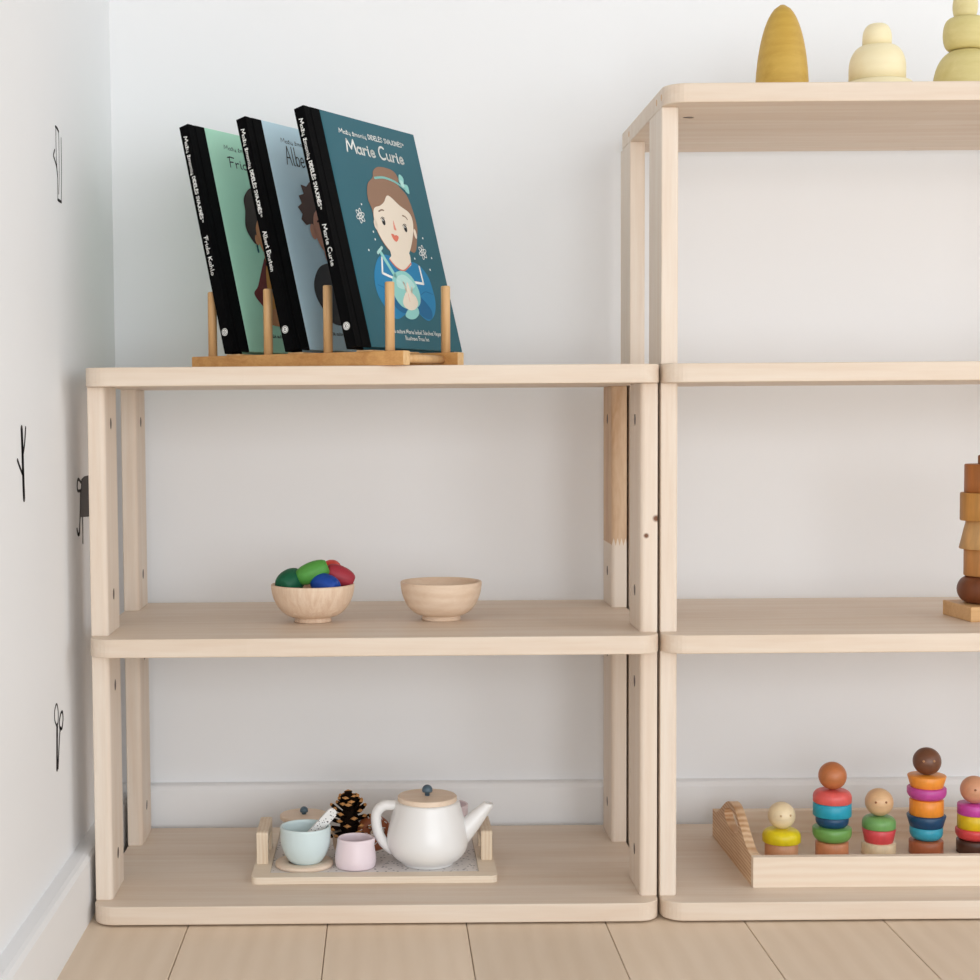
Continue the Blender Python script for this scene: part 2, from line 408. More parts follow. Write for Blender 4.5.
def text_strokes(txt, h, gap=.1, space=.32, width=None):
    """strokes of a line of writing with capital height h; squeezed to 'width' if given"""
    x = 0; out = []
    for ch in txt:
        if ch == ' ': x += space; continue
        w, ss = glyph(ch)
        for s in ss: out.append([(x + p[0], p[1]) for p in s])
        x += w + gap
    x -= gap
    k = (width / (x * h)) if width else 1.0
    return [[(p[0] * h * k, p[1] * h) for p in s] for s in out], x * h * k
def ribbon(mb, strokes, pen, put, layer, mat=0):
    """pen strokes as flat ink: put(u, w, layer) gives the place on the surface"""
    for s in strokes:
        for i in range(len(s) - 1):
            (x0, y0), (x1, y1) = s[i], s[i + 1]
            d = math.hypot(x1 - x0, y1 - y0) or 1e-6
            nx, ny = -(y1 - y0) / d * pen / 2, (x1 - x0) / d * pen / 2
            mb.add([put(x0 + nx, y0 + ny, layer), put(x1 + nx, y1 + ny, layer), put(x1 - nx, y1 - ny, layer), put(x0 - nx, y0 - ny, layer)], [(0, 1, 2, 3)], mat)
        for (x, y) in s:
            mb.add([put(x + pen / 2 * math.cos(q * PI / 4), y + pen / 2 * math.sin(q * PI / 4), layer) for q in range(8)], [tuple(range(8))], mat)

# ------------------------------------------------------------------ books
BW, BH, BT, CL = .2069, .245, .012, .0275
TH_B = math.radians(57.43)
def ink(n, c, r=.55): return plain('ink_' + n, c, r, .02, 80, .3)
INK = {k: ink(k, c) for k, c in dict(white=(244, 244, 240), black=(22, 20, 22), hair=(150, 116, 94), skin=(240, 226, 208), blush=(232, 150, 130), coral=(226, 122, 100),
       blue=(38, 130, 178), bluedark=(28, 104, 150), aqua=(150, 212, 206), aqualight=(186, 228, 222), darkhair=(58, 42, 36), tanskin=(206, 138, 92), maroon=(112, 32, 32), orange=(206, 138, 60),
       brownhair=(86, 58, 48), rosyskin=(214, 150, 124), coat=(44, 44, 46), teal=(30, 104, 112)).items()}
CLOTH = plain('black_book_cloth', (7, 7, 8), .75, .25, 900, .06, bump=.3)
PAPER = plain('book_paper', (236, 230, 218), .8, .03, 300, .2)
def make_book(name_txt, spine_txt, x, y, lean, col, label, painter, ink_title, title):
    zb = .5735
    e = Vector((math.cos(TH_B), math.sin(TH_B), 0)); n = Vector((-math.sin(TH_B), math.cos(TH_B), 0))
    ph = math.radians(lean)
    u = Vector((0, 0, math.cos(ph))) + n * math.sin(ph); m = n * math.cos(ph) - Vector((0, 0, math.sin(ph)))
    # the leaning block rests on its lower back edge: raise it so that edge meets the rack bars
    D0 = Vector((x, y, zb)) + Vector((0, 0, math.sin(ph) * BT * .5))
    P = lambda a, b, c: D0 + e * a + u * b + m * c          # along the width, up the book, into its thickness
    t = thing('picture_book', tuple(D0), label, 'book', 'leaning picture books in the bamboo rack')
    pm = plain('cover_' + col[0], col[1], .5, .05, 14, .35)
    def slab(mb, a0, a1, b0, b1, c0, c1, mat, bev=.0005):
        bm = bmesh.new(); bmesh.ops.create_cube(bm, size=1)
        for v in bm.verts: v.co = ((a0 + a1) / 2 + v.co.x * (a1 - a0), (b0 + b1) / 2 + v.co.y * (b1 - b0), (c0 + c1) / 2 + v.co.z * (c1 - c0))
        bmesh.ops.bevel(bm, geom=bm.edges[:], offset=bev, segments=2, profile=.5, affect='EDGES')
        for v in bm.verts: v.co = P(v.co.x, v.co.y, v.co.z)
        mb.from_bm(bm, mat)
    TB = .0022
    mb = MB()
    slab(mb, CL, BW, 0, BH, 0, TB, 1); slab(mb, CL, BW, 0, BH, BT - TB, BT, 1)           # printed boards
    slab(mb, .0115, CL, 0, BH, 0, TB + .0001, 0); slab(mb, .0115, CL, 0, BH, BT - TB - .0001, BT, 0)   # cloth over boards
    slab(mb, .0065, .012, 0, BH, .0006, .0018, 0, .0003); slab(mb, .0065, .012, 0, BH, BT - .0018, BT - .0006, 0, .0003)  # hinge groove
    slab(mb, .0, .0075, 0, BH, 0, TB, 0); slab(mb, .0, .0075, 0, BH, BT - TB, BT, 0)
    slab(mb, 0, .0022, 0, BH, .0002, BT - .0002, 0, .0006)                                 # spine
    mb.build('cover', [CLOTH, pm], t)
    mb = MB(); slab(mb, .0024, BW - .003, .003, BH - .003, TB + .0002, BT - TB - .0002, 0, .0002); mb.build('page_block', PAPER, t)
    put = lambda a, b, l: P(a / 1000, b / 1000, -.00012 - l * .00007)                    # on the front cover, in millimetres
    # a pressed crease in the board beside the cloth
    mb = MB(); painter(mb, put)
    mb.build('cover_picture', [INK[k] for k in INKS], t)
    mb = MB()
    for (tx, a, b, h, wd, pen) in title:
        st, _ = text_strokes(tx, h, width=wd)
        ribbon(mb, [[(p[0] + a, p[1] + b) for p in s] for s in st], pen, put, 1)
    mb.build('title_lettering', INK[ink_title], t)
    puts = lambda a, b, l: P(-.00015 - l * .00006, b / 1000, a / 1000)                    # on the spine
    mb = MB()
    def down(tx, m0, w0, h, wd, pen):
        st, _ = text_strokes(tx, h, width=wd)
        ribbon(mb, [[(m0 - p[1], w0 - p[0]) for p in s] for s in st], pen, puts, 0)
    down('Mažų žmonių', 8.3, 233, 4.4, 41, .95); down('DIDELĖS SVAJONĖS', 7.9, 189.5, 3.7, 46, .95); down('TM', 6.2, 142.5, 1.5, 2.5, .4)
    down(spine_txt, 8.2, 125, 4.6, 42, .95)
    mb.build('spine_lettering', INK['white'], t)
    mb = MB()
    mb.add([puts(6.1 + 3.9 * math.cos(q * PI / 12), 22 + 3.9 * math.sin(q * PI / 12), 0) for q in range(24)], [tuple(range(24))], 0)
    ribbon(mb, [[(6.1 + 3.0 * math.cos(q * PI / 10), 22 + 3.0 * math.sin(q * PI / 10)) for q in range(21)], smooth_open([(7.6, 21), (6.2, 23.6), (5.0, 21.6), (6.4, 20.6), (7.2, 23)], 4)], .55, puts, 1, 1)
    mb.build('publisher_mark', [INK['white'], INK['black']], t)
    return t
INKS = list(INK)
def shape(mb, put, pts, k, layer, smooth=True):
    p = smooth_closed(pts, 5) if smooth else pts
    mb.add([put(a, b, layer) for a, b in p], [tuple(range(len(p)))], INKS.index(k))
def line(mb, put, pts, k, layer, pen, smooth=True):
    ribbon(mb, [smooth_open(pts, 5) if smooth else pts], pen, put, layer, INKS.index(k))
def ell(cx, cy, rx, ry, n=14): return [(cx + rx * math.cos(2 * PI * i / n), cy + ry * math.sin(2 * PI * i / n)) for i in range(n)]
def atom(mb, put, cx, cy):
    for a in (0, 60, 120):
        c, s = math.cos(math.radians(a + 20)), math.sin(math.radians(a + 20))
        ribbon(mb, [[(cx + 8 * math.cos(q) * c - 2.6 * math.sin(q) * s, cy + 8 * math.cos(q) * s + 2.6 * math.sin(q) * c) for q in [2 * PI * i / 18 for i in range(19)]]], .95, put, 1, INKS.index('white'))
    shape(mb, put, ell(cx, cy, 1.2, 1.2), 'white', 1)
def paint_scientist(mb, put):
    shape(mb, put, [(79.6, 96.9), (98.8, 99), (122, 88), (141, 95.5), (157.9, 91.5), (169.4, 80.4), (172.6, 65.4), (172.3, 53.6), (165, 40), (150, 32), (136.2, 37), (124, 46), (105.3, 36.9), (85.2, 31.1), (70, 41.7), (60.4, 55.4), (59.8, 69.8), (66.1, 84)], 'blue', 1)
    shape(mb, put, [(88, 45), (104, 38), (118, 44), (112, 53), (96, 56)], 'bluedark', 2); shape(mb, put, [(128, 46), (140, 36), (156, 34), (160, 44), (146, 56), (134, 60)], 'bluedark', 2)
    line(mb, put, [(64, 66), (82, 62), (92, 58)], 'bluedark', 2, .8); line(mb, put, [(170, 62), (156, 64), (146, 60)], 'bluedark', 2, .8)
    shape(mb, put, [(104.1, 112), (103, 100), (97.8, 95.1), (108.1, 87.7), (122.1, 85.4), (135, 90), (139.5, 94), (137.5, 108)], 'skin', 2)
    line(mb, put, [(97.8, 95.1), (108.1, 87.2), (122.1, 84.9), (139.3, 93.8)], 'coral', 3, 1.6)
    shape(mb, put, [(86.9, 173.9), (81.5, 158), (85, 146.4), (84.9, 124.8), (101.4, 104.7), (120, 120), (150, 106), (163.8, 124.1), (169.0, 138), (167, 156.8), (161.4, 171), (149, 180), (152, 188), (142.5, 196.1), (117, 196.5), (104, 190.5), (100, 183)], 'hair', 4)
    shape(mb, put, [(123, 166.1), (112, 158), (103.1, 153.1), (88.3, 147.6), (84.5, 130.5), (89.9, 117.4), (100, 106.4), (112, 99.5), (125, 98), (138.7, 104), (153.1, 121.2), (161.5, 138.2), (159.4, 150.2), (142, 157.2)], 'skin', 5)
    shape(mb, put, ell(85.6, 131, 3.2, 5.5), 'skin', 5); shape(mb, put, ell(161.5, 128, 2.6, 5.5), 'skin', 5)
    line(mb, put, [(104, 182.8), (122, 185.4), (143, 183.4), (160.1, 177.6)], 'aqua', 6, 2.6)
    shape(mb, put, [(152, 184), (155, 193), (162, 190), (160, 183)], 'aqua', 6); shape(mb, put, [(158, 182), (168, 182), (168, 173), (161, 175)], 'aqua', 6); shape(mb, put, [(154, 186), (159, 186), (161, 180), (155, 179)], 'aqualight', 7)
    for cx, cy in ((102.2, 135.6), (143.6, 132.1)):
        shape(mb, put, ell(cx, cy, 3.1, 3.9), 'black', 6); shape(mb, put, ell(cx - .9, cy + 1.5, .9, 1.0), 'white', 7)
        line(mb, put, [(cx - 4.6, cy + 2.6), (cx - 1, cy + 4.8), (cx + 3, cy + 4)], 'black', 7, .8)
    line(mb, put, [(97, 146.1), (102.9, 148.3), (107.3, 148.2)], 'hair', 6, 1.5); line(mb, put, [(143, 146.3), (148.2, 145.6), (151.7, 143.0)], 'hair', 6, 1.5)
    shape(mb, put, [(122.0, 139), (119.6, 130.5), (121, 128.3), (124.2, 128.6), (123.4, 132)], 'blush', 6)
    shape(mb, put, [(111.8, 123.3), (116, 123.5), (118.5, 122.2), (121, 123), (125.6, 121.4), (122, 117), (118, 115.6), (114, 118)], 'coral', 6)
    line(mb, put, [(83.4, 95.6), (78.0, 79.0), (100.0, 74.5)], 'white', 3, 2.8, False); line(mb, put, [(154.7, 91.3), (155.6, 72.7), (128, 73.3)], 'white', 3, 2.8, False)
    shape(mb, put, [(100.1, 79.9), (118.2, 84.2), (131.8, 80.5), (140.1, 71.1), (143.1, 58.6), (137, 48), (120, 43), (102, 45), (91.9, 55), (92, 68)], 'aqua', 4)
    shape(mb, put, [(104, 76), (118, 80), (131, 75), (136, 68), (120, 64), (102, 66)], 'aqualight', 5)
    line(mb, put, [(82.0, 102.7), (101.5, 77.5)], 'aqua', 4, 5.0, False); line(mb, put, [(77.3, 100.2), (87.6, 106.8)], 'aqualight', 5, 3.4, False)
    shape(mb, put, [(111.9, 42.1), (122, 47), (131.0, 47.0), (133.2, 39.8), (124, 33.5), (112, 32), (104.3, 35.4)], 'aqua', 4)
    shape(mb, put, [(120.5, 71), (123.6, 71.2), (126, 62.7), (133.5, 57), (135, 49.9), (128, 44), (116.8, 41.7), (106.7, 45.0), (105.6, 50.9), (113.2, 59.6), (117, 62)], 'skin', 6)
    line(mb, put, [(117, 62), (115.5, 70), (114.6, 71.5)], 'skin', 6, 2.4); line(mb, put, [(127, 61), (129.5, 67)], 'skin', 6, 2.2); line(mb, put, [(119, 60), (119, 51)], 'blush', 7, .5)
    atom(mb, put, 60.2, 137.8); atom(mb, put, 169.1, 108.3)
    for a, b in ((67.1, 150.6), (78.3, 122.7), (78.6, 114.6), (61.7, 101.9), (175.9, 124.6), (149.4, 99.9), (185.4, 103.3), (176.5, 89.7)):
        shape(mb, put, ell(a, b, 1.15, 1.15, 10), 'white', 1)
    line(mb, put, [(29.5, 1), (29.5, 244)], 'teal', 0, .5, False)
    for tx, a, b, wd in (('Parašė autorė Maria Isabel Sánchez Vegara', 62, 16.4, 110), ('Iliustravo Frau Isa', 95, 9.6, 46)):
        st, _ = text_strokes(tx, 4.4, width=wd); ribbon(mb, [[(p[0] + a, p[1] + b) for p in s] for s in st], .75, put, 1, INKS.index('white'))
def paint_painter(mb, put):
    shape(mb, put, [(82, 98), (92, 108), (122, 108), (132, 98), (150, 84), (160, 66), (146, 50), (134, 42), (80, 42), (67, 52), (56.4, 64.5), (66, 74)], 'maroon', 1)
    shape(mb, put, [(88, 98), (108, 92), (126, 98), (134, 44), (84, 44)], 'orange', 2)
    shape(mb, put, [(76, 45), (73.5, 31.4), (140, 30.7), (138, 45), (106, 52)], 'tanskin', 3)
    shape(mb, put, [(92, 120), (91, 94), (107, 86), (122, 94), (121, 120)], 'tanskin', 3)
    line(mb, put, [(89, 99), (107, 91), (125, 99)], 'black', 4, 2.6)
    shape(mb, put, [(98.2, 186), (85, 184), (72, 172), (70, 158), (65, 140), (70, 128), (80, 121), (106, 130), (133, 121), (143, 130), (147, 142), (141, 158), (139, 173), (126, 185), (112, 188)], 'darkhair', 4)
    shape(mb, put, [(106, 158), (92, 152), (83, 140), (83, 126), (90, 112), (106, 104), (122, 112), (129, 126), (129, 140), (120, 152)], 'tanskin', 5)
    shape(mb, put, ell(81, 126, 3.5, 6), 'tanskin', 5); line(mb, put, [(79, 120), (79, 113)], 'teal', 6, 3)
    for cx in (96, 117):
        shape(mb, put, ell(cx, 134, 3, 3.6), 'black', 6); line(mb, put, [(cx - 6, 142), (cx, 144.5), (cx + 6, 142.5)], 'black', 6, 1.6)
    shape(mb, put, [(100, 116), (106, 118), (112, 116), (106, 112.5)], 'maroon', 6); line(mb, put, [(107, 132), (105, 124), (108, 123)], 'maroon', 6, .8)
    st, _ = text_strokes('Parašė autorė Maria Isabel Sánchez Vegara', 4.2, width=106); ribbon(mb, [[(p[0] + 64, p[1] + 17) for p in s] for s in st], .6, put, 1, INKS.index('darkhair'))
def paint_physicist(mb, put):
    shape(mb, put, [(92.1, 96), (74, 89), (61, 74), (58.8, 59.6), (66, 46), (78, 31), (102, 27.8), (140, 28), (152, 42), (158, 60), (154, 76), (140, 90), (122, 97)], 'coat', 1)
    shape(mb, put, [(96, 98), (107, 70), (120, 98)], 'white', 2); line(mb, put, [(107, 82), (107, 62)], 'maroon', 3, 4)
    shape(mb, put, [(95, 118), (94, 98), (107, 90), (120, 98), (119, 118)], 'rosyskin', 3)
    shape(mb, put, [(92, 186), (84, 180), (74, 181), (76, 171), (66, 168), (69, 160), (60, 155), (66, 148), (62, 142), (69, 136), (76, 138), (84, 128), (106, 138), (130, 128), (139, 138), (150, 140), (145, 150), (151, 158), (143, 164), (146, 174), (135, 176), (132, 185), (120, 181), (110, 189), (102, 182)], 'brownhair', 4, False)
    shape(mb, put, [(106, 160), (92, 154), (84, 144), (82, 128), (88, 114), (97, 107), (107, 104), (117, 107), (126, 114), (132, 128), (130, 144), (121, 154)], 'rosyskin', 5)
    shape(mb, put, ell(79.5, 130, 5.4, 8.5), 'rosyskin', 5); shape(mb, put, ell(134, 130, 5, 8.5), 'rosyskin', 5)
    for cx in (97, 117):
        shape(mb, put, ell(cx, 134, 2.8, 3.4), 'black', 6); line(mb, put, [(cx - 6, 142), (cx, 144), (cx + 6, 142)], 'brownhair', 6, 2.2)
    shape(mb, put, [(94, 119), (106, 123), (119, 119), (112, 116.5), (101, 116.5)], 'brownhair', 6); line(mb, put, [(108, 133), (105, 126), (109, 125)], 'coral', 6, .9)
    st, _ = text_strokes('Parašė autorė Maria Isabel Sánchez Vegara', 4.2, width=106); ribbon(mb, [[(p[0] + 64, p[1] + 17) for p in s] for s in st], .6, put, 1, INKS.index('coat'))
SER = [('Mažų žmonių', 55, 225, 5, 50, .95), ('DIDELĖS SVAJONĖS', 109, 225.6, 5, 66, 1.1), ('TM', 176, 228.4, 1.6, 3, .4)]
def ser(pen): return [(a, b, c, d, f, pen) for a, b, c, d, f, _ in SER]
make_book('', 'Frida Kahlo', .1396, .0929, 13.37, ('mint', (178, 228, 202)), 'mint green picture book with black spine, leftmost of three in the bamboo rack', paint_painter, 'black', ser(.55) + [('Frida Kahlo', 57.5, 205.6, 11.5, 100, 1.3)])
make_book('', 'Albert Einstein', .2051, .0476, 13.88, ('sky', (200, 228, 240)), 'pale blue picture book with black spine, middle of three in the bamboo rack', paint_physicist, 'black', ser(.55) + [('Albert Einstein', 58, 201.5, 20, 112, 1.35)])
make_book('', 'Marie Curie', .2685, -.0113, 14.21, ('deep_teal', (38, 98, 112)), 'dark teal picture book showing a woman in a blue dress holding a flask', paint_scientist, 'white', ser(.95) + [('Marie Curie', 63, 206.5, 13.5, 109, 2.3)])

# ------------------------------------------------------------------ bamboo rack
RA = math.radians(-32.6); ra = Vector((math.cos(RA), math.sin(RA), 0)); rn = Vector((-ra.y, ra.x, 0)); RR = Vector((.3212, -.0195, 0))
rt = thing('book_rack', (RR.x - .1, RR.y + .1, Z3), 'bamboo peg rack holding three picture books on top of the low shelf', 'book rack')
def rpt(t, nn, z): p = RR + ra * t + rn * nn; return (p.x, p.y, z)
def rbox(mb, t0, t1, n0, n1, z0, z1, bev=.0008, mat=0):
    bm = bmesh.new(); bmesh.ops.create_cube(bm, size=1)
    for v in bm.verts: v.co = ((t0 + t1) / 2 + v.co.x * (t1 - t0), (n0 + n1) / 2 + v.co.y * (n1 - n0), (z0 + z1) / 2 + v.co.z * (z1 - z0))
    bmesh.ops.bevel(bm, geom=bm.edges[:], offset=bev, segments=2, profile=.5, affect='EDGES')
    for v in bm.verts: v.co = rpt(v.co.x, v.co.y, v.co.z)
    mb.from_bm(bm, mat)
ZR = .5705
FT = (-.2480, -.1755, -.1010, -.0276); BTT = (-.239, -.163, -.087, -.0115)
for n0, n1, ta, tb, pegs in ((0, .012, -.2720, -.0085, FT), (.080, .092, -.262, .0062, BTT)):
    mb = MB(); rbox(mb, ta + .0004, tb - .0004, n0, n1, Z3, ZR)
    rail = mb.build('rail', M['bamboo'], rt)
    for q0, q1 in ((tb - .0008, tb), (ta, ta + .0008)):
        mb = MB(); rbox(mb, q0, q1, n0 + .0004, n1 - .0004, Z3 + .0004, ZR - .0004, .0002); mb.build('end_grain', M['bamboo_end'], rail)
    for tt in pegs:
        c = rpt(tt, (n0 + n1) / 2, 0); h = .0672
        MB().lathe([(0, -.004), (.0047, -.004), (.0047, h - .0012), (.0043, h - .0004), (.0036, h), (0, h)], (c[0], c[1], ZR), 24).build('peg', M['peg'], rt)
for tt in (-.258, -.0130):
    MB().tube([rpt(tt, .010, .5632), rpt(tt, .082, .5632)], .0042).build('cross_dowel', M['peg'], rt)
for tt in (-.2165, -.1375, -.054):
    mb = MB(); rbox(mb, tt - .010, tt + .008, .001, .091, ZR - .0004, .57195, .0005); mb.build('cross_bar', M['peg'], rt)

# ------------------------------------------------------------------ bowls and wooden barrels
def bowl(x, y, r, h, rf, mat, label):
    p = [(0, 0), (rf * .8, 0), (rf, .0004), (rf, .0028), (rf * .93, .0042), (rf * 1.02, .0056)]
    for i in range(1, 13):
        a = math.radians(90 * i / 12)
        p.append((rf + (r - rf) * math.sin(a) ** .92, .0056 + (h - .0056) * (1 - math.cos(a)) ** .9))
    wt = .0034
    p[-1] = (r, h - .001); p += [(r - .0006, h), (r - wt + .0006, h), (r - wt, h - .001)]
    for i in range(11, -1, -1):
        a = math.radians(90 * i / 12)
        p.append(((r - wt) * math.sin(a) ** .75 if i else 0, .0062 + (h - .0075) * (1 - math.cos(a))))
    o = MB().lathe(p, (0, 0, 0), 64)
    o.v = [(a + x, b + y, c + Z2) for a, b, c in o.v]
    o = o.build('bowl', mat, root=(x, y, Z2))
    return tag(o, label, 'bowl', 'turned wooden bowls on the middle shelf')
bowl(.2178, .124, .0444, .0405, .0195, M['beech2'], 'turned wooden bowl filled with coloured wooden barrels')
bowl(.3544, .132, .0434, .0415, .0208, M['beech'], 'empty turned wooden bowl with grain rings on middle shelf')
def barrel(c, axis, L, r, col, label, nm):
    mat = wood('stained_' + nm, col, tuple(int(q * .82) for q in col), axis='z', freq=160, stretch=8, rough=.5, contrast=.7)
    ax = Vector(axis).normalized(); q = Vector((0, 0, 1)).rotation_difference(ax)
    prof = [(0, -L / 2), (r * .58, -L / 2), (r * .67, -L / 2 + .0008)]
    for i in range(1, 12):
        s = -1 + 2 * i / 12
        prof.append((r * (1 - .30 * abs(s) ** 2.4), s * (L / 2 - .0008)))
    prof += [(r * .67, L / 2 - .0008), (r * .58, L / 2), (0, L / 2)]
    mb = MB().lathe(prof, (0, 0, 0), 32)
    o = mb.build('wooden_barrel', mat); o.rotation_euler = q.to_euler(); o.location = c
    return tag(o, label, 'toy barrel', 'coloured wooden barrels in the bowl')
barrel((.1945, .1150, .3325), (.55, .75, .28), .031, .0135, (18, 96, 66), 'dark green wooden barrel at the left of the filled bowl', 'dark_green')
barrel((.2182, .1140, .3425), (.93, .1, .36), .034, .0112, (88, 162, 70), 'light green wooden barrel lying on top in the filled bowl', 'light_green')
barrel((.2320, .1060, .3300), (.75, -.5, -.22), .030, .0118, (24, 74, 168), 'blue wooden barrel at the front of the filled bowl', 'blue')
barrel((.2462, .1230, .3370), (.86, .1, -.42), .031, .0115, (172, 52, 66), 'crimson wooden barrel at the right of the filled bowl', 'crimson')
barrel((.2360, .1420, .3410), (.2, .9, .1), .031, .0115, (222, 62, 44), 'bright red wooden barrel peeking out behind the crimson one', 'red')

# ------------------------------------------------------------------ tea tray
ZT0 = Z1
x0, x1, y0, y1 = .1525, .4098, .0735, .270
tr = thing('serving_tray', ((x0 + x1) / 2, (y0 + y1) / 2, ZT0), 'small wooden tea tray with two side handles and speckled floor', 'tray')
def ring_prism(mb, outer, inner, z0, z1):
    n = len(outer); vs = [(p[0], p[1], z0) for p in outer] + [(p[0], p[1], z0) for p in inner] + [(p[0], p[1], z1) for p in outer] + [(p[0], p[1], z1) for p in inner]
    fs = []
    for i in range(n):
        j = (i + 1) % n
        fs += [(i, j, n + j, n + i), (2 * n + i, 3 * n + i, 3 * n + j, 2 * n + j), (i, 2 * n + i, 2 * n + j, j), (n + i, n + j, 3 * n + j, 3 * n + i)]
    mb.add(vs, fs)
mb = MB(); ring_prism(mb, board_outline(x0, x1, y0, y1, .007, 6), board_outline(x0 + .0185, x1 - .0185, y0 + .017, y1 - .017, .0015, 6), ZT0, .0277)
mb.build('frame', M['ply'], tr)
MB().box(x0 + .0186, x1 - .0186, y0 + .0171, y1 - .0171, ZT0, .0253, .0001, 1).build('tray_floor', M['terrazzo'], tr)
for (hx0, hx1, ya, yb, zt) in ((.1546, .1670, .1236, .192, .0622), (.3960, .4082, .133, .200, .0592)):
    r = .004; o_ = []
    zl = .0275
    outl = [(ya, zl), (ya + .012, zl), (ya + .012, zt - .014), (ya + .014, zt - .012), (yb - .014, zt - .012), (yb - .012, zt - .014), (yb - .012, zl), (yb, zl), (yb, zt - .004), (yb - .0012, zt - .0012), (yb - .004, zt), (ya + .003, zt), (ya + .0008, zt - .0008), (ya, zt - .003)]
    MB().prism(outl, 'x', hx0, hx1, .0006, 2).build('tray_handle', M['ply_v'], tr)
ZF = .0253
# teapot
px_, py_ = .3383, .131
tp = thing('teapot', (px_, py_, ZF), 'white toy teapot with wooden lid on the tea tray', 'teapot')
pr = [(0, 0), (.0265, 0), (.0278, .0006), (.0285, .0022), (.029, .0032)]
ctrl = [(.029, .0032), (.035, .0072), (.0405, .0135), (.0432, .0205), (.0437, .0270), (.0428, .0350), (.0408, .0440), (.0382, .0535), (.0362, .0610), (.0350, .0655)]
pr += smooth_open(ctrl, 4)[1:] + [(.0347, .0672), (.0338, .0680), (.0, .0680)]
pb = MB().lathe(pr, (px_, py_, ZF), 64)
pb.build('pot_body', M['ceramic'], tp)
hp = smooth_open([(.3105, py_, .0880), (.3000, py_, .0888), (.2905, py_, .0878), (.2842, py_, .0815), (.2830, py_, .0720), (.2850, py_, .0600), (.2905, py_, .0490), (.2975, py_, .0425), (.3010, py_, .0400)], 5)
MB().tube(hp, .0056, 18, flat=1.15).build('pot_handle', M['ceramic'], tp)
sp = smooth_open([(.3600, py_, .0440), (.3745, py_, .0570), (.3870, py_, .0700), (.3975, py_, .0815), (.4048, py_, .0892)], 6)
ns = len(sp); rad = [.0145 - (.0145 - .0058) * min(1, (i / (ns - 1)) * 1.12) for i in range(ns)]
mb = MB().tube(sp, rad, 24, cap=False)
# cut the tip level and hollow it
seg = 24; tip = list(range((ns - 1) * seg, ns * seg))
cx = sum(mb.v[i][0] for i in tip) / seg
for i in tip:
    v = mb.v[i]; mb.v[i] = (v[0], v[1], .0902 - .12 * (v[0] - cx))
inner = []
for lvl, sc_, dz in ((0, .72, 0), (1, .66, -.012)):
    base = len(mb.v)
    for i in tip:
        v = mb.v[i]; mb.v.append((cx + (v[0] - cx) * sc_ - (.010 if lvl else 0), py_ + (v[1] - py_) * sc_, v[2] + dz))
    inner.append(base)
for k in range(seg):
    l = (k + 1) % seg
    for a, b in ((tip[0], inner[0]), (inner[0], inner[1])):
        mb.f.append([a + k, a + l, b + l, b + k]); mb.m.append(0); mb.sm.append(True)
mb.f.append([inner[1] + k for k in range(seg)]); mb.m.append(0); mb.sm.append(False)
mb.build('spout', M['ceramic'], tp)
def lid(parent, x, y, z, r, h, kr, kz):
    lo = MB().lathe([(0, 0), (r - .0008, 0), (r, .0008), (r, h - .0008), (r - .0008, h), (0, h)], (x, y, z), 56, smooth=False).build('lid', M['lid_wood'], parent)
    kn = MB().lathe([(0, 0), (.0026, 0), (.0026, max(.0006, kz - z - h - kr * .4))] + [(kr * math.sin(a), kz - z - h - kr * math.cos(a)) for a in [PI * i / 16 for i in range(6, 16)]] + [(0, kz - z - h + kr)], (x, y, z + h), 28)
    kn.build('lid_knob', M['knob'], lo)
    return lo
lid(tp, px_, py_, ZF + .0681, .0318, .0056, .0057, .1050)
# blue cup on its saucer
sx, sy = .2056, .1265
so = MB().lathe([(.0165, .0004), (.0300, .0004), (.0311, .0012), (.0311, .0040), (.0302, .0048), (.0172, .0048), (.0165, .0040)], (sx, sy, ZF - .0003), 56, closed=True)
so.lathe([(0, 0), (.0166, 0), (.0166, .0006), (0, .0006)], (sx, sy, ZF + .0001), 32)
so = so.build('saucer', M['lid_wood'], root=(sx, sy, ZF)); tag(so, 'round wooden saucer under the pale blue cup', 'saucer')
def cup(name, c, rim, h, rb, mat, label, cat, warp=None, bulge=None, wall=.0022):
    if bulge: prof = [(0, 0), (rb * .9, 0), (rb, .0008)] + smooth_open(bulge, 4)
    else: prof = [(0, 0), (rb * .92, 0), (rb, .0008)] + smooth_open([(rb + .001, .0015), (rb + .0062, .0062), (rb + .0108, .0140), (rim - .0008, .0235), (rim - .0002, .0330), (rim, h - .0008)], 4)
    rr = prof[-1][0]
    pin = [(max(r - wall, 0), z) for r, z in prof[3:]][::-1]
    prof = prof + [(rr - wall * .3, h), (rr - wall * .7, h)] + pin + [(0, .0030)]
    o = MB().lathe(prof, c, 56, warp=warp).build(name, mat, root=c)
    return tag(o, label, cat)
cup('cup', (sx + .0015, sy, ZF + .0008), .0272, .0423, .0125, M['blue_glaze'], 'pale blue toy cup holding a dotted stick', 'cup')
def lip(p, t):
    d = math.cos(t - math.radians(-20))
    k = max(0, d) ** 14 * max(0, (p.z - .022) / .010)
    r = Vector((p.x, p.y, 0)).normalized()
    return p + r * .0035 * k + Vector((0, 0, .0006 * k))
cup('creamer', (.2608, .1200, ZF), .0190, .0318, .0205, M['pink_glaze'], 'pale pink creamer with pinched lip between cup and teapot', 'jug', warp=lip,
    bulge=[(.0210, .0015), (.0221, .0070), (.0219, .0120), (.0209, .0190), (.0197, .0260), (.0190, .0310)], wall=.0024)
